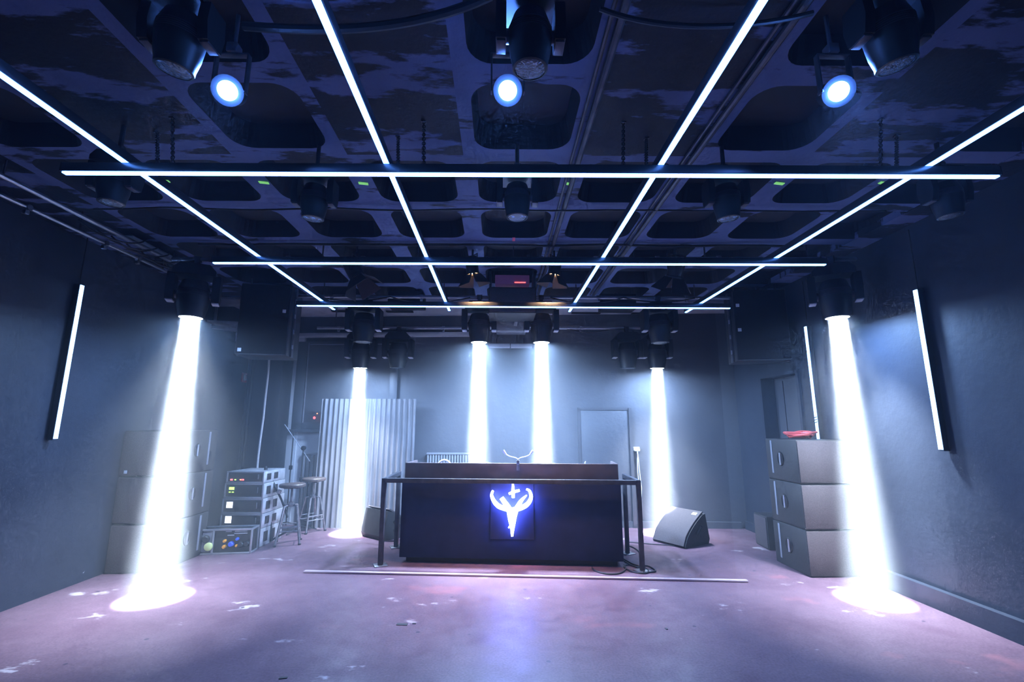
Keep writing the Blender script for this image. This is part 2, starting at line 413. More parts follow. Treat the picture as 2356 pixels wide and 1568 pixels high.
# ------------------------------------------------------------------ LED strips
def bar(name, label, p0, p1, w=.036, h=.05, group=None, updir=(0, 0, 1), m=m_strip, dw=.75):
    p0, p1 = Vector(p0), Vector(p1); mid = (p0+p1)/2; L = (p1-p0).length
    X = (p1-p0).normalized(); Z = Vector(updir); Z = (Z - X*Z.dot(X)).normalized(); Y = Z.cross(X)
    rot = Matrix((X, Y, Z)).transposed()
    t = thing(name, label, 'led bar', mid, group=group, rot=rot.to_euler())
    MB().box((0, 0, h/2+.004), (L, w, h), None, .003).build('housing', m_house, t)
    MB().box((0, 0, 0), (L-.01, w*dw, .010), None, .002).build('diffuser', m, t)
    for q in (-1, 1): MB().box((q*(L/2+.003), 0, h/2+.004), (.006, w, h)).build('end_cap', m_black, t)
    return t
ZS = 3.0
for x, lab in ((-2.005, 'long glowing blue-white ceiling bar running to the back, nearest the left wall'), (-.61, 'long glowing blue-white ceiling bar running to the back, second from the left wall'),
               (.865, 'long glowing blue-white ceiling bar running to the back, second from the right wall'), (2.315, 'long glowing blue-white ceiling bar running to the back, nearest the right wall')):
    bar('led_bar', lab, (x, -.6, ZS), (x, 5.50, ZS), group='long led bars')
for (a, b_), lab in ((((145, 398), (2297, 407)), 'longest looking glowing crossbar, the front one over the dance floor'), (((490, 605), (1900, 609)), 'middle glowing crossbar under the clamp pipe'),
                     (((683, 703), (1680, 709)), 'rear glowing crossbar in front of the back row of moving heads')):
    bar('led_crossbar', lab, at(*a, Z=ZS-.062), at(*b_, Z=ZS-.062), group='led crossbars')
def wall_tube(lab, top, bot, X, side, bulk=True):
    p0, p1 = at(*top, X=X), at(*bot, X=X); p0.x = p1.x = X; p0.y = p1.y = (p0.y+p1.y)/2
    t = bar('led_tube', lab, p0, p1, w=.05, h=.055, group='wall led tubes', updir=(side, 0, 0), m=m_tube, dw=.8)
    c = MB().cyl((-(p1-p0).length/2, 0, .03), (-(p1-p0).length/2-.6, 0, .03), .006, n=6).build('lead', m_cable, t)
    return t
wall_tube('glowing vertical tube on the left wall', (190, 655), (127, 1010), XL+.075, -1)
wall_tube('glowing vertical tube on the right wall, clear of the subwoofers', (2107, 665), (2163, 1035), XR-.075, 1)
t = wall_tube('glowing vertical tube on the right wall standing behind the red cable coil', (1853, 750), (1886, 1040), XR-.075, 1)
b = MB()
for k in range(3): b.cyl((.36+.03*k, -.034, -.012), (.375+.03*k, .034, -.012), .006, n=6)
b.build('tape_wrap', m_black, t)

# chains that carry the front crossbar
def chain(px, py, Z, label):
    top = at(px, py, Z=CEIL); bot = at(px - (px-1200)*.0, 392, Y=2.30 + SH*top.x); bot.z = ZS-.012
    d = (bot-top); L = d.length; d.normalize(); sx = d.cross(Vector((1, 0, 0))).normalized(); sy = d.cross(sx)
    b = MB(); ln = .040; n = int(L/(ln*.80)); k = 0
    for k in range(n):
        c = top + d*(L*(k+.5)/n); u = sx if k % 2 else sy
        b.ringtube([c + u*.009*math.cos(2*PI*q/10) + d*ln*.62*math.sin(2*PI*q/10) for q in range(10)], .0032, 5, closed=True)
    b.box(top, (.03, .03, .012))
    tag(b.build('chain', m_dark), label, 'chain', 'chains carrying the front crossbar')
for (px, py), lab in zip(((362, 305), (397, 272), (916, 315), (975, 280), (1434, 282), (1487, 318), (2026, 275), (2063, 312)),
        ('outer chain holding the front crossbar beside the leftmost long bar', 'inner chain holding the front crossbar beside the leftmost long bar', 'chain just right of the second long bar from the left', 'next chain along, right of the second long bar from the left',
         'chain left of the second long bar from the right, the farther of two', 'chain beside the second long bar from the right, the closer of two', 'inner chain holding the front crossbar near its right end', 'outer chain holding the front crossbar near its right end')):
    chain(px, py, 3, lab)

# marker tapes on the ceiling
for (px, py), lab in zip(((378, 416), (607, 420), (836, 422), (1310, 423), (1793, 422), (2033, 421)),
        ('green marker tape on the ceiling beside the leftmost long bar', 'green marker tape loop on the ceiling rib left of the first hanging spot', 'green marker tape on the ceiling just left of the second long bar', 'green marker tape over the shiny conduit right of centre',
         'green marker tape on the ceiling rib right of the fourth hanging spot', 'green marker tape on the ceiling near the rightmost long bar')):
    p = at(px, py, Z=CEIL-.006)
    tag(MB().box(p, (.075, .03, .006), (0, .05, .1)).build('marker_tape', m_green), lab, 'tape', 'green ceiling markers')
p = at(1182, 550, Z=CEIL-.006); tag(MB().box(p, (.03, .09, .006)).build('marker_tape', m_redt), 'small red marker tape on the ceiling above the hanging subwoofer', 'tape')

# ------------------------------------------------------------------ moving heads
def moving_head(label, loc, s=1.0, lit=False, stem=.0, group=None, tilt=(0, 0), rz=0.0, cat='moving head', Ltot=None):
    """hung from its origin; body hangs below"""
    t = thing('moving_head', label, cat, loc, rz, group)
    b = MB(); b.box((0, 0, -.03*s + 0), (.05*s, .08*s, .10*s), None, .006*s); b.cyl((-.035*s, 0, 0), (.035*s, 0, 0), .034*s, n=14); b.box((0, 0, -.075*s), (.16*s, .05*s, .02*s), None, .004*s)
    if stem: b.cyl((0, 0, 0), (0, 0, stem), .014, n=8)
    b.build('clamp', m_dark, t)
    b = MB(); b.prism([(-.13, -.085), (.13, -.085), (.19, -.15), (.19, -.20), (-.19, -.20), (-.19, -.15)], -.13, .13, lambda u, v, a: (u*s, a*s, v*s)); b.build('base', m_plast, t)
    pv = Vector((0, 0, -.40))*s
    for q in (-1, 1):
        b = MB(); b.prism([(-.085, -.19), (.085, -.19), (.10, -.34), (.075, -.47), (-.075, -.47), (-.10, -.34)], .165*q, .235*q, lambda u, v, a: (a*s, u*s, v*s)); a = b.build('yoke_arm', m_plast, t)
        MB().box((.20*q*s, 0, -.476*s), (.062*s, .12*s, .014*s), None, .003*s).build('arm_tip', m_cap if s > .8 else m_dark, a)
    rot = Euler((R_(tilt[0]), R_(tilt[1]), 0)).to_matrix()
    prof = [(.06, .165), (.115, .15), (.145, .06), (.15, -.02), (.140, -.12), (.122, -.20), (.120, -.235), (.106, -.24), (.104, -.225)]
    b = MB(); b.lathe([(r*s, z*s) for r, z in prof], pv, rot, 28); h = b.build('head', m_plast, t, angle=50)
    b = MB(); b.lathe([(.104*s, -.236*s), (.09*s, -.242*s), (.05*s, -.247*s), (.001, -.249*s)], pv, rot, 24)
    ln = b.build('lens', m_lens_on if lit else m_lens_off, h)
    b = MB()
    for k in range(5): b.lathe([(.151*s, (.05-.014*k)*s), (.1515*s, (.045-.014*k)*s)], pv, rot, 28)
    for q in (-1, 1): b.cyl(pv + Vector((.13*q*s, 0, 0)), pv + Vector((.17*q*s, 0, 0)), .045*s, n=14)
    b.build('pivot', m_dark, t)
    if lit:
        pw, spread = lit
        d = rot @ Vector((0, 0, -1))
        area('beam_light', pv + d*.256*s, d, .17*s, pw, BEAM_COL, spread, t)
        area('skirt_light', pv + d*.2555*s, d, .19*s, pw*.17, BEAM_COL, R_(66), t)
        area('spill_light', pv + d*.254*s, d, .20*s, pw*(SPILL if pw > 400 else SPILL*(7 if pw > BP*.6 else 2)), (.26, .50, 1.0) if pw > 400 else (.36, .58, 1.0), R_(178), t)
    return t
SPILL = .125
BP = 480
# the two big ones at the front corners
ZP = 3.39
big = 1.02
moving_head('big lit moving head pouring a white beam in front of the left subwoofers', (-3.27, 4.86, ZP), big, (BP, R_(11)), rz=R_(25), tilt=(0, 0), group='lit moving heads')
moving_head('big lit moving head pouring a white beam in front of the right subwoofers', (3.57, 4.64, ZP), big, (BP*1.25, R_(11)), rz=R_(-30), group='lit moving heads')
ZR = 3.36
for x, lab, lit in ((-1.84, 'unlit moving head in the middle row, above the left lit back head', None), (-.27, 'lit moving head over the left end of the booth, beside the flown speaker', (BP*.62, R_(11))),
                    (.575, 'lit moving head over the booth to the right of the flown speaker', (BP*.62, R_(11))), (2.19, 'unlit moving head in the middle row, above the right lit back head', None)):
    moving_head(lab, (x, 6.15-.02*x, ZR), 1.0, lit, group='middle row of moving heads')
ZB = 3.17
for x, lab, lit in ((-2.22, 'lit moving head in the back row above the corrugated screen', (BP*.55, R_(14))), (-1.62, 'unlit moving head in the back row right of the corrugated screen beam', None),
                    (2.06, 'unlit moving head in the back row above the back door', None), (2.53, 'lit moving head in the back row with its beam behind the right wedge', (BP*.55, R_(14)))):
    moving_head(lab, (x, 7.32-.03*x, ZB), 1.02, lit, group='back row of moving heads', tilt=(3, 0))
for (px, py), lab, tl in zip(((255, 470), (720, 505), (1190, 503), (1675, 505), (2185, 500)),
        ('small unlit spot hanging by the left wall rails', 'small unlit spot hanging behind the front crossbar, first right of the leftmost long bar', 'small unlit spot hanging in the middle behind the front crossbar', 'small unlit spot behind the front crossbar, fourth of the row from the left', 'small unlit spot hanging beyond the right end of the front crossbar'),
        ((0, 0), (3, 2), (0, 0), (3, -3), (0, -4))):
    p = at(px, py, Z=3.0); moving_head(lab, (p.x, p.y, 3.0+.65*.60), .60, None, CEIL-3.39, 'small spots behind the front crossbar', tl)
for (px, py), lab, tl in zip(((405, 160), (1220, 160), (2058, 150)),
        ('small unlit spot close to the viewer above the left blue lamp', 'small unlit spot close to the viewer beside the centre blue lamp', 'small unlit spot close to the viewer above the right blue lamp'), ((6, 8), (4, 0), (6, -10))):
    p = at(px, py, Z=3.0); moving_head(lab, (p.x, p.y, 3.0+.65*.58), .58, None, CEIL-3.375, 'small spots closest to the viewer', tl)

# blue lamps
def par(label, loc, aim, power):
    t = thing('par_can', label, 'lamp', loc, group='blue lamps')
    d = Vector(aim).normalized(); rot = d.to_track_quat('-Z', 'Y').to_matrix()
    pv = Vector((0, 0, 0))
    b = MB(); b.lathe([(.035, .16), (.055, .14), (.06, .05), (.062, -.02), (.066, -.025), (.066, -.04), (.042, -.038), (.036, -.03)], pv, rot, 24); h = b.build('can', m_plast, t)
    b = MB(); b.lathe([(.036, -.03), (.033, -.048), (.022, -.060), (.001, -.066)], pv, rot, 20); b.build('lens', m_par, h)
    b = MB()
    for q in (-1, 1): b.box((.075*q, 0, .09), (.008, .03, .20), None, .002)
    b.box((0, 0, .19), (.158, .03, .008), None, .002); b.build('bracket', m_dark, t)
    b = MB(); b.cyl((0, 0, .19), (0, 0, CEIL-loc[2]), .010, n=8); b.box((0, 0, .22), (.05, .05, .05), None, .005); b.build('clamp', m_steel, t)
    area('lamp_light', d*.05, (d+Vector((0, 0, -.8))).normalized(), .08, power, (.10, .27, 1.0), R_(64), t)
    return t
for (px, py), lab, pw in zip(((527, 210), (1168, 210), (1925, 212)), ('glowing blue lamp on the ceiling to the left', 'glowing blue lamp on the ceiling in the centre', 'brightest glowing blue lamp on the ceiling to the right'), (20, 20, 42)):
    p = at(px, py, Z=3.14); par(lab, tuple(p), (-p.x*.35, -1.1, -.75), pw)

# ------------------------------------------------------------------ pipes and clamps
def pipe(label, p0, p1, r=.024, clamps=(), drops=(), m=None, group='rigging pipes'):
    p0, p1 = Vector(p0), Vector(p1)
    t = thing('rigging_pipe', label, 'pipe', p0, group=group)
    MB().cyl((0, 0, 0), p1-p0, r, n=14).build('tube', m or m_steel, t)
    for u in clamps:
        q = (p1-p0)*u
        b = MB(); b.cyl(q - Vector((.022, 0, 0)), q + Vector((.022, 0, 0)), r*1.5, n=12); b.box(q + Vector((0, -.01, -.045)), (.035, .035, .035), None, .004); b.build('clamp', m_steel, t)
    for u in drops:
        q = (p1-p0)*u
        MB().cyl(q, q + Vector((0, 0, CEIL-p0.z)), .008, n=6).build('hanger', m_dark, t)
    return t
pipe('long clamp pipe carrying the two big corner moving heads', (-3.55, 4.87, ZP), (3.85, 4.63, ZP), .024, (.12, .17, .28, .41, .46, .54, .62, .71, .80, .95), (.06, .22, .36, .5, .64, .78, .93))
pipe('pipe carrying the middle row of moving heads', (-2.9, 6.2, ZR), (3.2, 6.1, ZR), .022, (.1, .3, .55, .7, .9), (.08, .35, .65, .92))
pipe('pipe carrying the back row of moving heads', (-2.95, 7.41, ZB), (2.9, 7.23, ZB), .022, (.06, .35, .48, .73, .93), (.05, .5, .95))
pipe('lower steel rail along the left wall under the cables', (-3.84, 2.9, 3.36), (-3.84, 5.25, 3.36), .016, (.3, .62, .8), (.05, .5, .95), group='left wall rails')
pipe('upper steel rail along the left wall under the cables', (-3.66, 3.0, 3.42), (-3.66, 5.25, 3.42), .020, (), (.1, .9), group='left wall rails')
b = MB(); b.box((-3.75, 4.9, 3.48), (.16, .9, .012)); tag(b.build('cable_tray', m_alu), 'pale cable tray over the left wall rails', 'cable tray')
for k in range(7):
    y0 = 4.0 + .18*k; pts = bez((-3.80, y0, 3.44), (-3.7, y0+.15, 3.30-.01*k), (-3.55, y0+.35, 3.32), (-3.62, y0+.55, 3.47))
    tag(MB().ringtube(pts, .008, 6).build('hanging_cable', m_cable), 'black cable looped over the left wall rails', 'cable', 'cables on the left wall rails')
# cables along the pipes
for k, (x0, x1, y, z, d) in enumerate(((-2.6, -1.9, 4.84, ZP, .07), (-1.0, -.55, 4.79, ZP, .09), (.9, 1.7, 4.73, ZP, .05), (-2.5, -1.5, 6.15, ZR-.03, .06), (-1.5, -.4, 6.14, ZR-.03, .08), (.7, 1.7, 6.1, ZR-.03, .08), (1.7, 2.7, 6.08, ZR-.03, .06), (2.1, 2.5, 7.26, ZB, .12), (-1.4, -.2, 7.36, ZB, .05), (1.0, 1.9, 7.28, ZB, .09))):
    tag(MB().ringtube(sag((x0, y, z+.02), (x1, y, z+.02), d), .009, 6).build('slung_cable', m_cable),
        ('black cable slung from a ceiling pipe among the lamps'), 'cable', 'cables slung from the pipes')

# fresnel lamps with barn doors
def fresnel(label, loc, aim, lit, s=1.0):
    t = thing('fresnel_lamp', label, 'lamp', loc, group='lamps with barn doors')
    d = Vector(aim).normalized(); rot = d.to_track_quat('-Z', 'Y').to_matrix()
    def P(x, y, z): return rot @ Vector((x*s, y*s, z*s))
    h = MB().lathe([(.05*s, .20*s), (.095*s, .19*s), (.10*s, .10*s), (.10*s, -.06*s), (.108*s, -.07*s), (.108*s, -.09*s), (.095*s, -.09*s), (.09*s, -.05*s)], (0, 0, 0), rot, 24).build('body', m_warmmetal, t)
    MB().lathe([(.09*s, -.06*s), (.05*s, -.075*s), (.001, -.08*s)], (0, 0, 0), rot, 20).build('lens', m_warm if lit else m_lens_off, h)
    for ax, sg in ((0, 1), (0, -1), (1, 1), (1, -1)):
        def f(u, v, a):
            out = .085 + v*.75 + a; w = u*(.085 + v*.35)
            return P(out*sg, w, -.09-v) if ax == 0 else P(w, out*sg, -.09-v)
        MB().prism([(-1, 0), (1, 0), (1, .17), (-1, .17)], 0, .004, f).build('barn_door', m_warmmetal, t)
    b = MB()
    b.ringtube([P(-.12, 0, 0), P(-.12, 0, 0) + Vector((0, 0, .22*s)), P(.12, 0, 0) + Vector((0, 0, .22*s)), P(.12, 0, 0)], .008, 6)
    b.build('yoke', m_dark, t)
    b = MB(); c = (P(-.12, 0, 0) + P(.12, 0, 0))/2 + Vector((0, 0, .22*s)); b.cyl(c, (c.x, c.y, CEIL-loc[2]), .012, n=8); b.build('drop_rod', m_dark, t)
    if lit: area('warm_light', d*.085*s, d, .15*s, lit, (1, .58, .28), R_(75), t)
    return t
fresnel('lit warm barn door lamp left of the flown speaker', tuple(at(1087, 618, Y=4.9)), (.14, .12, -1), 20, .70)
fresnel('lit warm barn door lamp right of the flown speaker', tuple(at(1276, 620, Y=4.9)), (-.14, .12, -1), 20, .70)
fresnel('unlit black barn door lamp hanging left of the long bars crossing', tuple(at(818, 628, Y=4.8)), (.6, -.1, -1), None, .85)
fresnel('unlit black barn door lamp hanging on the right under the middle crossbar', tuple(at(1555, 622, Y=4.8)), (-.15, .5, -1), None, .85)

# flown speaker in the middle
t = thing('flown_subwoofer', 'black subwoofer hung over the booth between the warm lamps', 'speaker', (.165, 5.75, 3.0))
MB().box((0, .1, .17), (.60, .5, .34), None, .012).build('cabinet', m_cab, t)
MB().box((0, -.155, .17), (.57, .012, .31), None, .004).build('grille', mat('brown_black_grille', (.07, .055, .055), .7, noise=(80, .3)), t)
b = MB()
for q in (-1, 1): b.box((.28*q, .0, .44), (.03, .3, .22), None, .003)
b.build('hanging_bracket', m_black, t)
MB().box((0, .02, .46), (.44, .2, .12), None, .004).build('upper_panel', m_violet, t)
MB().box((.10, -.085, .42), (.14, .01, .010)).build('red_strip', m_led_r, t)
# strobe, and the reflecting box and batten below
t = thing('strobe_light', 'bright white strobe panel under the flown subwoofer', 'lamp', tuple(at(1172, 718, Y=6.45)))
MB().box((0, .05, .04), (.36, .1, .13), None, .01).build('housing', m_plast, t)
MB().box((0, -.005, .04), (.32, .02, .085), None, .006).build('lamp_panel', m_strobe, t)
MB().box((0, .05, .22), (.05, .05, .24)).build('bracket', m_dark, t)
t = thing('equipment_box', 'grey metal box hung between the two lit heads behind the booth', 'equipment box', tuple(at(1176, 764, Y=6.75)))
MB().box((0, 0, .12), (.44, .3, .26), None, .01).build('case', m_rad, t); MB().box((.07, -.157, .12), (.05, .006, .11), (0, .2, 0), .01).build('label_plate', m_white, t)
MB().box((0, 0, .45), (.06, .06, .42)).build('drop_post', m_dark, t)
t = thing('light_batten', 'two segment light batten hung between the white beams', 'lamp', (.17, 6.8, 2.79))
for q in (-1, 1): MB().box((.165*q, 0, 0), (.32, .08, .06), None, .006).build('segment', mat('clear_batten_%d' % q, (.5, .5, .55), .25), t)
b = MB()
for q in (-1, 1): b.box((.2*q, .02, .06), (.02, .02, .12))
b.build('bracket', m_dark, t)

for px, py, lab in ((937, 692, 'black slotted control box under the ceiling left of the flown subwoofer'), (1419, 698, 'black slotted control box under the ceiling right of the flown subwoofer')):
    p = at(px, py, Y=6.55); t = thing('control_box', lab, 'control box', tuple(p), group='control boxes')
    MB().box((0, 0, 0), (.50, .28, .22), None, .008).build('case', m_plast, t)
    for k in range(7): MB().box((-.18+.06*k, -.142, -.07), (.03, .006, .02)).build('slot', m_edge, t)
    MB().box((0, 0, (.11+CEIL-p.z)/2), (.04, .04, CEIL-p.z-.11)).build('hanger', m_dark, t)
# hanging PA speakers
def hanging_speaker(label, c, w, d, z0, z1, rz, badges):
    t = thing('hanging_speaker', label, 'speaker', (c[0], c[1], z0), rz, 'hanging main speakers'); H = z1-z0
    MB().box((0, d/2, H/2), (w, d, H), None, .012).build('cabinet', m_cab, t)
    MB().box((0, -.006, H/2), (w-.03, .014, H-.03), None, .004).build('grille', m_grille_d, t)
    for (x, z) in badges: MB().box((x, -.016, z), (.045, .006, .045), None, .002).build('badge', m_white, t)
    for q in (-1, 1):
        b = MB(); b.box(((w/2+.012)*q, .16, H*.5), (.02, .09, H*1.0), None, .003); b.build('side_rail', m_dark, t)
        for k in range(4): MB().box(((w/2+.026)*q, .13, H*(.14+.22*k)), (.012, .03, .055), None, .002).build('latch', m_alu, t)
    b = MB()
    for q in (-1, 1): b.cyl((w/2*.8*q, .15, H), (w/2*.8*q, .15, CEIL-z0), .012, n=8)
    b.build('suspension_rod', m_dark, t)
    return t
hanging_speaker('black speaker hanging at the left above the pillar', (-3.04, 5.9), .62, .5, 2.50, 3.44, R_(8), ((-.25, .06), (.24, .58)))
hanging_speaker('black speaker hanging at the right above the doorway', (3.52, 5.95), .68, .42, 2.47, 3.44, R_(-12), ((-.28, .42), (-.28, .76)))
# pale shelf bracket on the left wall behind the hanging speaker
t = thing('wall_bracket', 'pale metal shelf frame on the left wall beside the big left moving head', 'bracket', (-4.3, 7.0, 0))
b = MB(); b.box((.25, 0, 3.12), (.55, .45, .035), (0, .05, 0), .004); b.box((.3, -.2, 3.02), (.5, .06, .05), (0, .12, 0), .004); b.build('shelf', m_silver, t)
b = MB(); b.box((.02, -.1, 3.32), (.03, .03, .42)); b.box((.27, -.1, 3.515), (.5, .03, .03)); b.build('upright', m_silver, t); MB().box((.38, -.1, 2.98), (.04, .04, .25)).build('foot', m_silver, t)

# ------------------------------------------------------------------ subwoofer stacks
def sub(label, loc, w, d, h, rz, group, sides, badge=False):
    t = thing('subwoofer', label, 'speaker', loc, rz, group)
    MB().box((0, d/2, h/2), (w, d, h-.006), None, .012).build('cabinet', m_cab, t)
    MB().box((0, -.004, h/2), (w-.012, .012, h-.03), None, .004).build('grille', m_grille, t)
    for q in sides:
        hd = MB(); n = 20
        xs = q*(w/2+.003)
        pts = [(xs, d*.52 + .055*math.cos(2*PI*k/n)*(1.0), h*.52 + .075*math.sin(2*PI*k/n)) for k in range(n)]
        hd.ringtube(pts, .010, 6, closed=True); hd.prism([(p[1], p[2]) for p in pts], xs-.002*q, xs+.002*q, lambda u, v, a: (a, u, v)); ho = hd.build('handle', m_plast, t)
        MB().cyl((xs+.006*q, d*.52-.005, h*.52-.07), (xs+.006*q, d*.52-.005, h*.52+.07), .012, n=10).build('grip', m_alu, ho)
        MB().box((q*(w/2+.001), d*.80, h*.55), (.006, .035, h*.8), None, .002).build('rail_strip', m_edge, t)
    if badge: MB().box((-w/2+.08, -.012, .05), (.035, .006, .035), None, .002).build('badge', m_white, t)
    return t
for k, lab in enumerate(('bottom brown-black subwoofer of the stack against the left wall', 'middle brown-black subwoofer of the stack against the left wall', 'top brown-black subwoofer of the stack against the left wall, with a white badge')):
    sub(lab, (-4.06, 5.6, .52*k), .58, .83, .52, 0, 'left subwoofer stack', (1,), k == 2)
for k, lab in enumerate(('bottom subwoofer of the right stack, resting on the floor', 'middle subwoofer of the right stack', 'top subwoofer of the right stack under the red cable')):
    sub(lab, (3.68, 5.28, .488*k), .58, .62, .488, 0, 'right subwoofer stack', (-1,))
t = thing('small_speaker', 'small dark box speaker on the floor behind the right subwoofers', 'speaker', (3.78, 6.55, 0), R_(-4))
MB().box((0, 0, .21), (.36, .36, .42), None, .008).build('cabinet', m_cab, t); MB().box((-.185, 0, .21), (.01, .33, .38), None, .003).build('grille', m_grille, t)
# red cable coil
b = MB(); pts = []
for k in range(150):
    a = k*.32; r = .10 + .03*math.sin(k*.37)
    pts.append((3.62 + 1.25*r*math.cos(a) + .03*math.sin(k*.21), 5.55 + r*math.sin(a)*.9, 1.478 + .055*math.sin(k*.13)**2*math.sin(k*.021)**2 + .0010*(k % 40)))
b.ringtube(pts, .014, 6); tag(b.build('cable_coil', m_red), 'red cable coiled on top of the right subwoofer stack', 'cable')

# ------------------------------------------------------------------ the booth
DA = R_(-5.6); DC = Vector((.14, 5.81, 0))
t = thing('dj_booth', 'dark wooden DJ booth with an upper panel in the middle of the room', 'booth', DC, DA)
W = 2.66
MB().box((0, .40, .515), (W, .80, .90), None, .006).build('front_panel', m_wood_d, t)
MB().box((0, .44, .035), (W-.12, .70, .07)).build('toe_kick', m_black, t)
MB().box((0, .07, 1.062), (W-.03, .03, .195), None, .004).build('upper_panel', m_wood_b, t)
for q in (-1, 1): MB().box((q*(W/2-.03), .30, 1.062), (.03, .44, .195), None, .004).build('side_panel', m_wood_b, t)
MB().box((0, .45, .985), (W-.02, .74, .04), None, .004).build('worktop', m_wood_d, t)
Dm = Matrix.Translation(DC) @ Matrix.Rotation(DA, 4, 'Z')
def D(x, y, z): return tuple(Dm @ Vector((x, y, z)))
# emblem sign
t = thing('illuminated_sign', 'glowing white antler emblem with a small cross on the booth front', 'sign', D(.04, -.012, .0), DA)
MB().box((-.01, .004, .62), (.52, .010, .66), None, .002).build('back_plate', mat('sign_plate', (.017, .021, .058), .45, spec=.2), t)
MB().box((-.01, -.004, .955), (.50, .014, .012)).build('top_edge', m_alu, t)
def uv(px, py): return ((px-780)*.000295*1.0, .94 - (py-240)*.00057*.985)     # emblem drawing plane, metres
K = .00290/1.0
def e(px, py): return Vector(((px-775)*.000545, -.016, .955 - (py-245)*.000545))
def stroke(pts, rad):
    b.ringtube([Vector((p.x, -.095, p.z)) for p in pts], rad, 10)
b = MB()
def cr(pp, n=8):
    pp = [e(*p) for p in pp]; out = []
    for i in range(len(pp)-1):
        p0, p1, p2, p3 = pp[max(i-1, 0)], pp[i], pp[i+1], pp[min(i+2, len(pp)-1)]
        for k in range(n):
            u = k/n; out.append(.5*((2*p1) + (p2-p0)*u + (2*p0-5*p1+4*p2-p3)*u*u + (3*p1-p0-3*p2+p3)*u**3))
    return out + [pp[-1]]
def tap(n, a, m_, c): return [a + (m_-a)*min(1, 2*k/(n-1)) if k < n/2 else m_ + (c-m_)*(2*k/(n-1)-1) for k in range(n)]
l = cr([(350, 425), (322, 520), (370, 640), (480, 750), (640, 800), (775, 830)]); stroke(l, tap(len(l), .012, .026, .030))
l = cr([(1080, 388), (1150, 430), (1180, 560), (1110, 690), (980, 770), (775, 830)]); stroke(l, tap(len(l), .010, .024, .030))
l = cr([(540, 575), (600, 660), (690, 770), (730, 850)]); stroke(l, tap(len(l), .026, .028, .026))
l = cr([(1085, 515), (985, 610), (900, 730), (820, 850)]); stroke(l, tap(len(l), .006, .024, .026))
l = cr([(705, 830), (730, 1000), (765, 1180), (770, 1360)]); stroke(l, tap(len(l), .030, .026, .012))
l = cr([(850, 830), (810, 1000), (785, 1180), (770, 1360)]); stroke(l, tap(len(l), .030, .026, .012))
l = cr([(690, 1190), (730, 1150), (760, 1080)]); stroke(l, tap(len(l), .006, .012, .012))
b.build('antlers', m_neon, t)
b = MB(); l = cr([(785, 285), (790, 420), (792, 570)]); stroke(l, tap(len(l), .012, .018, .018)); l = cr([(700, 490), (800, 450), (930, 415)]); stroke(l, tap(len(l), .013, .017, .013)); b.build('cross', m_neon, t)
# gear on the booth
def player(label, x, y):
    t = thing('media_player', label, 'DJ player', D(x, y, 1.005), DA, 'players on the booth')
    MB().box((0, 0, .055), (.32, .40, .11), (R_(3), 0, 0), .008).build('body', m_white, t)
    MB().lathe([(.10, 0), (.10, .012), (.085, .016), (.001, .016)], (0, -.06, .105), None, 28).build('jog_wheel', m_steel, t)
    MB().box((0, .13, .125), (.2, .10, .02), (R_(20), 0, 0), .003).build('screen', m_plast, t)
    return t
player('silver DJ player on the booth under the left centre beam', -.45, .36); player('silver DJ player on the booth under the right centre beam', .42, .36)
t = thing('turntable', 'white turntable at the right end of the booth top', 'turntable', D(.80, .36, 1.005), DA)
MB().box((0, 0, .05), (.40, .36, .10), None, .01).build('plinth', m_white, t); MB().lathe([(.15, 0), (.15, .018), (.14, .02), (.001, .02)], (0, 0, .10), None, 32).build('platter', m_steel, t)
MB().ringtube([(.16, .12, .10), (.16, .12, .15), (.13, -.08, .14)], .006, 6).build('tonearm', m_alu, t)
t = thing('dj_mixer', 'silver mixer with rows of knobs in the middle of the booth top', 'mixer', D(-.02, .36, 1.005), DA)
MB().box((0, 0, .05), (.42, .36, .10), None, .008).build('body', m_white, t)
for k in range(9): MB().lathe([(.009, 0), (.008, .03), (.001, .031)], (-.16+.04*k, -.12, .10), None, 10).build('knob', m_plast if k % 2 else m_white, t)
t = thing('headphones', 'white headphones lying at the left end of the booth top', 'headphones', D(-.86, .22, 1.005), DA)
b = MB(); b.ringtube([(.085*math.cos(a), .02, .09 + .085*math.sin(a)) for a in [PI*k/14 for k in range(15)]], .012, 8); b.build('headband', m_white, t)
for q in (-1, 1): MB().lathe([(.02, -.02), (.042, -.015), (.045, .01), (.03, .02)], (.085*q, .02, .06), Matrix.Rotation(PI/2, 3, 'Y'), 16).build('ear_cup', m_white, t)
t = thing('gooseneck_lamp', 'white gooseneck lamp with two arms clamped on the booth edge', 'lamp', D(.10, .03, 1.13), DA)
b = MB(); b.box((0, .01, .045), (.035, .06, .05), None, .006); b.cyl((0, 0, -.05), (0, 0, .07), .018, n=12); b.build('clamp', m_steel, t)
for q in (-1, 1):
    b = MB(); b.ringtube(bez((0, 0, .07), (.02*q, 0, .12), (.10*q, 0, .09), (.16*q, 0, .15)), .006, 8); a = b.build('arm', m_white, t)
    MB().cyl((.15*q, 0, .14), (.185*q, 0, .185), .011, .017, 12).build('lamp_head', m_white, a)

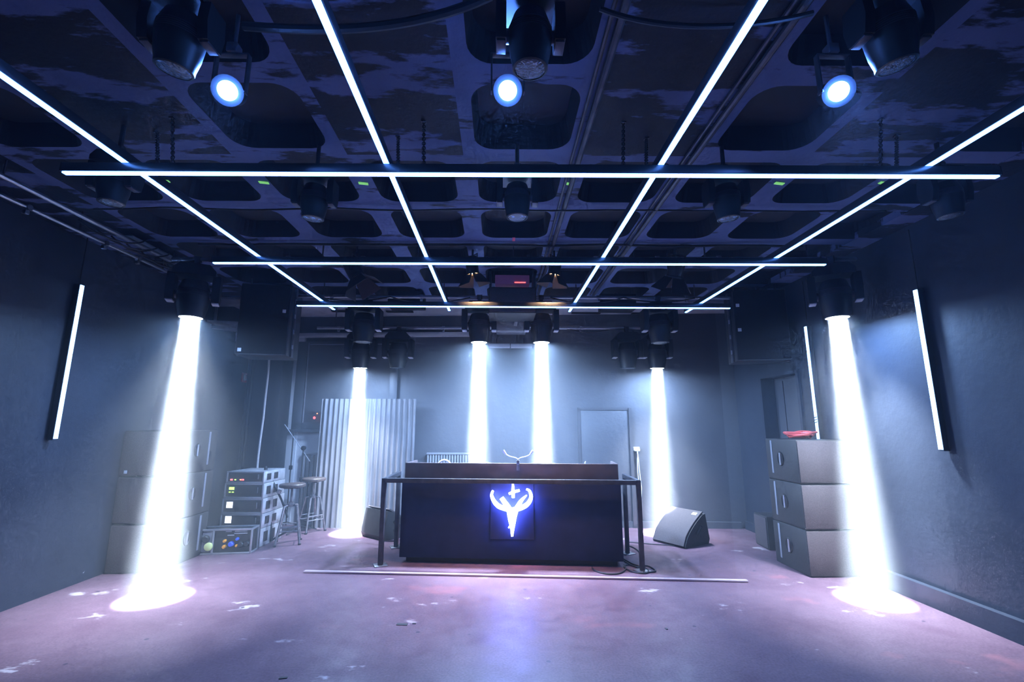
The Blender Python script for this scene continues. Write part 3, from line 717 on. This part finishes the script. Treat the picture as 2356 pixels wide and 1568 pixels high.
# guard rail
rl = {k: at(*p, Z=0) for k, p in dict(a=(875, 1300), b=(1478, 1313), c=(911, 1258)).items()}; rl['d'] = Vector((1.67, 6.28, 0))
t = thing('guard_rail', 'dark steel guard rail around the front of the booth', 'railing', (0, 0, 0))
HR = .965
for k in 'abcd':
    p = rl[k]
    q = MB().box((p.x, p.y, HR/2), (.052, .052, HR), (0, 0, DA), .003).build('post', m_dark, t)
    MB().box((p.x, p.y, .005), (.15, .15, .010), (0, 0, DA+.5), .002).build('foot_plate', m_steel, q)
for (u, v, z) in (('a', 'b', HR), ('a', 'c', HR), ('b', 'd', HR)):
    p, q = rl[u], rl[v]; dd = q-p
    MB().box(((p.x+q.x)/2, (p.y+q.y)/2, z-.001), (dd.length+.052, .052, .052), (0, 0, math.atan2(dd.y, dd.x)), .003).build('rail', m_dark, t)

# cables on the floor right of the booth
def floor_cable(label, pix, r=.008, z=.009):
    pts = [at(px, py, Z=z) for px, py in pix]
    out = []
    for i in range(len(pts)-1):
        p0, p1, p2, p3 = pts[max(i-1, 0)], pts[i], pts[i+1], pts[min(i+2, len(pts)-1)]
        for k in range(6):
            u = k/6; out.append(.5*((2*p1) + (p2-p0)*u + (2*p0-5*p1+4*p2-p3)*u*u + (3*p1-p0-3*p2+p3)*u**3))
    out.append(pts[-1])
    tag(MB().ringtube(out, r, 6).build('floor_cable', m_cable), label, 'cable')
floor_cable('black cable loop on the red floor in front of the booth', [(1436, 1298), (1440, 1308), (1425, 1318), (1395, 1319), (1367, 1311), (1362, 1303)])
floor_cable('tangled black cable around the right guard rail post', [(1434, 1284), (1455, 1296), (1480, 1304), (1492, 1311), (1484, 1318), (1455, 1314), (1436, 1304), (1445, 1298), (1470, 1306)])
floor_cable('black cable with a sharp bend right of the guard rail post', [(1436, 1290), (1462, 1303), (1490, 1301), (1508, 1313), (1480, 1316)])
floor_cable('thin black cable running from the booth to the right wedge', [(1444, 1246), (1470, 1248), (1500, 1251), (1530, 1253), (1552, 1255)], .006)
floor_cable('black cable leaving the back of the booth behind the post', [(1444, 1254), (1458, 1259), (1470, 1268), (1474, 1280)])

# wedges
def wedge(label, loc, rz, flip=1):
    t = thing('stage_monitor', label, 'wedge monitor', loc, rz, 'floor wedges')
    # side profile in (y, z): front foot, curved grille up to the top edge, back down to the floor
    prof = [(-.30, .03), (-.25, .0), (.24, .0), (.27, .06), (.20, .42), (.16, .43)]
    gr = [(-.30 + (.46)*u, .03 + .40*(u**.62)) for u in [k/8 for k in range(9)]]
    body = [(-.27, .0), (.24, .0), (.27, .06), (.20, .40)] + [(y+.02, z-.015) for y, z in gr[::-1][1:]]
    MB().prism(body, -.27, .27, lambda u, v, a: (a, u, v)).build('cabinet', m_cab, t)
    g2 = [(y, z) for y, z in gr] + [(y+.018, z-.012) for y, z in gr[::-1]]
    MB().prism(g2, -.255, .255, lambda u, v, a: (a, u, v)).build('grille', m_grille, t)
    MB().box((.17*flip, .10, .395), (.07, .05, .006), (R_(28), 0, 0)).build('sticker', m_yel, t)
    for q in (-1, 1):
        b = MB(); b.box((q*.272, .03, .20), (.006, .16, .035), (R_(38), 0, 0), .01); b.build('handle', m_black, t)
        MB().cyl((q*.268, .08, .12), (q*.276, .08, .12), .018, n=14).build('socket', m_black, t)
    return t
wedge('black wedge monitor on the floor right of the booth, lit by the beam', (2.60, 6.86, 0), R_(-58), 1)
wedge('black wedge monitor on the floor left of the booth behind the rail posts', (-1.66, 7.35, 0), R_(140), -1)

# ------------------------------------------------------------------ left rear: stools, stands, cases
def stool(label, loc, rz, h=.72):
    t = thing('bar_stool', label, 'stool', loc, rz, 'swivel stools')
    MB().lathe([(.165, 0), (.175, .008), (.175, .035), (.165, .045), (.001, .045)], (0, 0, h), None, 28).build('seat', m_seat, t)
    b = MB(); b.cyl((0, 0, h-.27), (0, 0, h), .016, n=12); b.lathe([(.05, 0), (.05, .03), (.03, .05), (.03, .06)], (0, 0, h-.26), None, 16); b.box((0, 0, h-.02), (.22, .03, .008)); b.box((0, 0, h-.02), (.03, .22, .008)); b.build('spindle', m_stool, t)
    for k in range(4):
        a = PI/4 + PI/2*k
        b = MB(); b.ringtube([(.06*math.cos(a), .06*math.sin(a), h-.245), (.11*math.cos(a), .11*math.sin(a), h-.25), (.22*math.cos(a), .22*math.sin(a), 0)], [.013, .015, .015], 10); lg = b.build('leg', m_stool, t)
        MB().cyl((.22*math.cos(a), .22*math.sin(a), 0), (.22*math.cos(a), .22*math.sin(a), .02), .02, n=10).build('foot', m_black, lg)
    for z, r in ((.18, .185), (.24, .172)):
        pts = [(r*math.cos(PI/4+PI/2*k), r*math.sin(PI/4+PI/2*k), z) for k in range(4)]
        b = MB()
        for k in (range(4) if z < .2 else (0, 2)): b.cyl(pts[k], pts[(k+1) % 4], .008, n=8)
        b.build('stretcher', m_stool, t)
    return t
s1 = stool('dark steel swivel stool in front, beside the rack cases', tuple(at(662, 1249, Z=0)), R_(20), .755)
s2 = dup(s1, at(714, 1221, Z=0), 'steel swivel stool behind, next to the corrugated screen', R_(50))
def mic_stand(label, loc, h, boom=None, rz=0.0):
    t = thing('microphone_stand', label, 'stand', loc, rz, 'microphone stands')
    MB().cyl((0, 0, .05), (0, 0, h), .010, n=10).build('pole', m_cable, t)
    MB().box((0, 0, h*.62), (.05, .04, .07), None, .008).build('clutch', m_plast, t)
    for k in range(3):
        a = 2*PI*k/3 + .4; MB().cyl((0, 0, .10), (.28*math.cos(a), .28*math.sin(a), .012), .008, n=8).build('leg', m_cable, t)
    if boom:
        b = MB(); b.cyl(boom[0], boom[1], .007, n=8); bo = b.build('boom', m_steel, t)
        MB().lathe([(.02, -.03), (.035, -.02), (.035, .02), (.02, .03)], (0, 0, h), Matrix.Rotation(PI/2, 3, 'X'), 14).build('swivel', m_plast, bo)
    return t
p = at(657, 1215, Z=0); hm = at(655, 992, Y=p.y).z; mic_stand('black microphone stand without a boom beside the pillar', tuple(p), hm)
p = at(683, 1222, Z=0); h2 = at(690, 1030, Y=p.y).z
pa, pb = at(655, 976, Y=p.y), at(713, 1061, Y=p.y)
mic_stand('microphone stand with a shiny slanted boom in front of the radiator', tuple(p), h2, (pa-p, pb-p))
# folded speaker stand leaning by the cases
t = thing('speaker_stand', 'black folded tripod speaker stand leaning beside the rack cases', 'stand', tuple(at(625, 1248, Z=0)))
Yk = at(625, 1248, Z=0).y; o0 = at(625, 1248, Z=0)
def rel(px, py, dy=0): return at(px, py, Y=Yk+dy) - o0
MB().cyl(rel(625, 1244), rel(611, 1072), .022, n=12).build('pole', m_cable, t)
for (a, c_) in (((618, 1086), (648, 1150)), ((648, 1150), (662, 1190)), ((624, 1238), (604, 1246)), ((628, 1240), (660, 1222))):
    MB().cyl(rel(*a), rel(*c_), .014, n=10).build('leg', m_cable, t)
MB().box(rel(642, 1130), (.05, .05, .05), (0, .4, 0), .006).build('collar', m_steel, t)
# rack cases
def rack(label, x, y, z, w, d, h, rz, front):
    t = thing('rack_case', label, 'flight case', (x, y, z), rz, 'stacked rack cases')
    MB().box((0, d/2, h/2), (w, d, h-.006), None, .004).build('shell', m_silver, t)
    MB().box((0, -.003, h/2), (w-.05, .012, h-.05), None, .003).build('front_panel', m_plast, t)
    b = MB()
    for z_ in (.010, h-.010): b.box((0, -.004, z_), (w, .016, .018), None, .003)
    for q in (-1, 1): b.box((q*(w/2-.010), -.004, h/2), (.02, .016, h), None, .003)
    b.build('edge_trim', m_alu, t)
    for yy in (.22, .55): MB().box((w/2+.003, d*yy, h/2), (.006, .10, h*.55), None, .003).build('side_handle', m_black, t)
    for (px, pz, pw, ph, m, nm) in front: MB().box((px*w/2, -.012, pz*h), (pw, .008, ph), None, .001).build(nm, m, t)
    MB().box((.36*w, -.014, h*.55), (.012, .012, h*.4), None, .002).build('grip', m_steel, t)
    return t
base = at(492, 1262, Z=0); bx_, by_ = -3.50, 6.72
zs = [0.0, .30, .475, .65, .825]; 
rz = R_(-4)
for k, (z, h, w, fr, lab) in enumerate((
        (.0, .24, .58, [], 'lowest silver rack case, mostly hidden behind the power distributor'),
        (.24, .19, .58, [(-.6, .6, .085, .09, m_led_w, 'display')], 'rack case with a white display, second from the bottom of the stack'),
        (.43, .20, .57, [(-.62, .58, .085, .08, m_led_w, 'display')], 'rack case with a white display, in the middle of the stack'),
        (.63, .20, .55, [(-.62, .66, .07, .035, m_led_g, 'display'), (-.70, .42, .025, .012, m_led_g, 'indicator'), (-.54, .42, .025, .012, m_led_g, 'indicator')], 'grey rack case with a small yellow-green display'),
        (.83, .16, .53, [(-.70, .30, .03, .02, m_led_r, 'indicator'), (-.50, .30, .02, .014, m_led_g, 'indicator'), (-.22, .30, .02, .014, m_led_o, 'indicator'), (-.10, .30, .03, .02, m_led_r, 'indicator')], 'topmost rack case with red and green indicator lights'))):
    rack(lab, bx_, by_ - .0, z, w, .55, h, rz, fr)
# power distributor in front
t = thing('power_distributor', 'open silver framed power distribution case on the floor with coloured sockets', 'power distributor', (-3.53, 6.47, 0), R_(6)); w, d, h = .70, .20, .31
b = MB()
for q in (-1, 1):
    for zz in (.012, h-.012): b.box((0, q*d/2, zz), (w, .02, .022), None, .003)
    for xx in (-1, 1): b.box((xx*(w/2-.01), q*d/2, h/2), (.022, .02, h), None, .003)
for q in (-1, 1):
    for zz in (.012, h-.012): b.box((q*(w/2-.01), 0, zz), (.022, d, .022), None, .003)
b.box((-.12, -d/2, h/2), (.022, .02, h), None, .003); b.build('frame', m_alu, t)
MB().box((0, .0, h/2), (w-.03, d-.06, h-.03), None, .003).build('shell', m_plast, t)
MB().box((-.225, -d/2+.015, h/2), (.17, .02, h-.06), None, .003).build('socket_plate', m_rad, t)
MB().lathe([(.042, 0), (.042, .03), (.03, .04), (.001, .04)], (-.20, -d/2, h*.62), Matrix.Rotation(PI/2, 3, 'X'), 20).build('inlet', m_plast, t)
for (x, z, r, m) in ((.02, .09, .022, m_org), (.02, .16, .018, m_org), (.10, .12, .032, m_blue), (.17, .18, .018, m_blue), (.22, .11, .034, m_plast), (.29, .12, .034, m_plast), (.17, .10, .016, m_org)):
    MB().lathe([(r, 0), (r, .035), (r*.75, .045), (.001, .045)], (x, -d/2+.02, z), Matrix.Rotation(PI/2, 3, 'X'), 16).build('socket', m, t)
MB().lathe([(.05, 0), (.05, .02), (.03, .03), (.001, .03)], (-.16, -d/2-.005, .10), Matrix.Rotation(PI/2, 3, 'X'), 16).build('yellow_tag', m_yel, t)
for (x, z, ww) in ((.05, .27, .07), (.20, .27, .15), (.20, .245, .16), (.08, .225, .08)): MB().box((x, -d/2+.018, z), (ww, .006, .009)).build('printed_label', m_white, t)
# corrugated screen leaning at the back wall
p0, p1 = at(722, 1203, Y=7.98), at(948, 1206, Y=7.93)
xa, xb = p0.x, p1.x; zt = at(845, 918, Y=8.04).z
b = MB(); n = 200; rings = []
for k in range(n+1):
    u = k/n; x = xa + (xb-xa)*u; y = 7.90 - .06*u + .022*math.sin(u*2*PI*19)
    rings.append([b.bm.verts.new((x, y, 0)), b.bm.verts.new((x, y+.05, zt)), b.bm.verts.new((x, y+.054, zt)), b.bm.verts.new((x, y+.004, 0))])
for a, c_ in zip(rings, rings[1:]):
    for q in range(4): b.bm.faces.new((a[q], a[(q+1) % 4], c_[(q+1) % 4], c_[q]))
b.bm.faces.new(rings[0]); b.bm.faces.new(rings[-1][::-1])
tag(b.build('corrugated_screen', m_corr, angle=60), 'tall corrugated metal sheet leaning on the back wall behind the left beam', 'corrugated sheet')
# radiators
def radiator(label, x0, x1, z0, z1, pitch=.045):
    xm = (x0+x1)/2
    t = thing('radiator', label, 'radiator', (xm, backy(xm)-.07, z0), bang, 'wall radiators'); w = x1-x0; h = z1-z0
    b = MB(); n = int(w/pitch)
    for k in range(n): b.box((-w/2 + (k+.5)*w/n, 0, h/2), (w/n*.62, .05, h-.05), None, .006)
    b.build('fins', m_rad, t)
    MB().box((0, 0, h-.015), (w, .075, .03), None, .006).build('header', m_rad, t); MB().box((0, 0, .02), (w, .05, .03), None, .006).build('header', m_rad, t)
    MB().box((0, .045, h/2), (w*.8, .05, .05)).build('wall_hook', m_dark, t)
radiator('grey column radiator under the window behind the microphone stands', -3.32, -2.96, .10, 1.16, .065)
radiator('grey radiator on the back wall seen over the left part of the booth', -1.20, -.42, .45, 1.17)
# socket box with hanging cables
t = thing('socket_box', 'white socket box with hanging leads on the back wall beside the door', 'socket box', (2.29, backy(2.29)-.03, 1.22), bang)
MB().box((0, 0, .02), (.10, .05, .06), None, .008).build('housing', m_white, t)
for q in (0, 1): MB().box((.03-.05*q, -.03, .0), (.035, .04, .035), None, .006).build('plug', m_white, t)
for q in (0, 1): MB().ringtube([(.02-.02*q, -.03, -.01), (.0+.02*q, -.03, -.15), (.03*q, -.02, -.35), (.04*q+.01, -.02, -.6), (.03*q, -.02, -.85), (.02, -.02, -1.05)], .006, 6).build('lead', m_white, t)
# small red sign
t = thing('wall_sign', 'small red and white pictogram sign on the left wall beside the pillar', 'sign', (XL+.012, 8.02, 2.42), 0)
MB().box((0, 0, .0), (.012, .19, .16), None, .002).build('plate', m_redp, t)
b = MB(); b.box((.008, -.03, .0), (.004, .04, .10), None, .008); b.box((.008, .045, .03), (.004, .06, .02)); b.box((.008, .045, -.03), (.004, .06, .02)); b.box((.008, .03, 0), (.004, .02, .04)); b.build('pictogram', m_white, t)
# glowing dots set on the glass to imitate reflected red lights
for (px, py), r, m, lab in (((711, 960), .022, m_led_r, 'red glowing dot low on the window imitating a reflected light'), ((718, 950), .012, m_led_o, 'orange glowing dot low on the window imitating a reflected light')):
    p = at(px, py, Y=7.9); tag(MB().lathe([(r*.6, -r), (r, 0), (r*.6, r)], (p.x, backy(p.x)-.07, p.z), Matrix.Rotation(PI/2, 3, 'X'), 12).build('reflection_dot', m), lab, 'imitated reflection')
# tape scraps on the floor
for (px, py), (w, d), a, lab in (((925, 1436), (.09, .035), -.1, 'larger dark tape scrap on the floor in front of the booth'), ((953, 1434), (.03, .014), 0, 'tiny dark tape scrap beside the larger one on the floor'), ((1533, 1446), (.016, .03), .1, 'small black scrap standing out on the floor right of centre'), ((652, 1559), (.05, .02), .2, 'dark scrap on the floor at the bottom edge of the picture')):
    p = at(px, py, Z=0); tag(MB().box((p.x, p.y, .002), (w, d, .004), (0, 0, a)).build('tape_scrap', m_cable), lab, 'tape')

# ------------------------------------------------------------------ haze in the air
def haze(label, density, y0, y1, x0=-4.365, x1=3.995):
    mh = bpy.data.materials.new('stage_haze'); mh.use_nodes = True; nt = mh.node_tree
    nt.nodes.remove(nt.nodes['Principled BSDF'])
    vs = nt.nodes.new('ShaderNodeVolumeScatter'); vs.inputs['Density'].default_value = density
    vs.inputs['Color'].default_value = (.92, .96, 1, 1); vs.inputs['Anisotropy'].default_value = .1
    nt.links.new(vs.outputs['Volume'], nt.nodes['Material Output'].inputs['Volume'])
    o = MB().box(((x0+x1)/2, (y0+y1)/2, 1.765), (x1-x0, y1-y0, 3.52)).build('haze', mh, smooth=False)
    tag(o, label, 'haze', kind='stuff')
haze('stage haze hanging behind and over the booth', .026, 5.95, 7.66)
haze('stage haze drifting around the white beam in the left corner', .026, 4.2, 5.95, x1=-1.75)
haze('stage haze drifting around the white beam in the right corner', .031, 4.2, 5.95, x0=2.05)
haze('thin haze right in front of the booth', .005, 4.2, 5.95, -1.75, 2.05)
haze('thin haze over the empty dance floor', .005, -1.5, 4.2)

# ------------------------------------------------------------------ world and render look
w = bpy.data.worlds.new('dark'); S.world = w; w.use_nodes = True
w.node_tree.nodes['Background'].inputs['Color'].default_value = (.01, .02, .05, 1); w.node_tree.nodes['Background'].inputs['Strength'].default_value = .1
S.view_settings.view_transform = 'Standard'; S.view_settings.look = 'None'; S.view_settings.exposure = 0.0; S.view_settings.gamma = 1; S.view_settings.use_curve_mapping = False
cy = S.cycles
cy.use_denoising = True; cy.max_bounces = 4; cy.diffuse_bounces = 2; cy.glossy_bounces = 2; cy.volume_bounces = 0; cy.transmission_bounces = 2
cy.sample_clamp_indirect = 6; cy.caustics_reflective = False; cy.caustics_refractive = False; cy.use_light_tree = True
cy.use_adaptive_sampling = True; cy.adaptive_threshold = .1; cy.adaptive_min_samples = 12
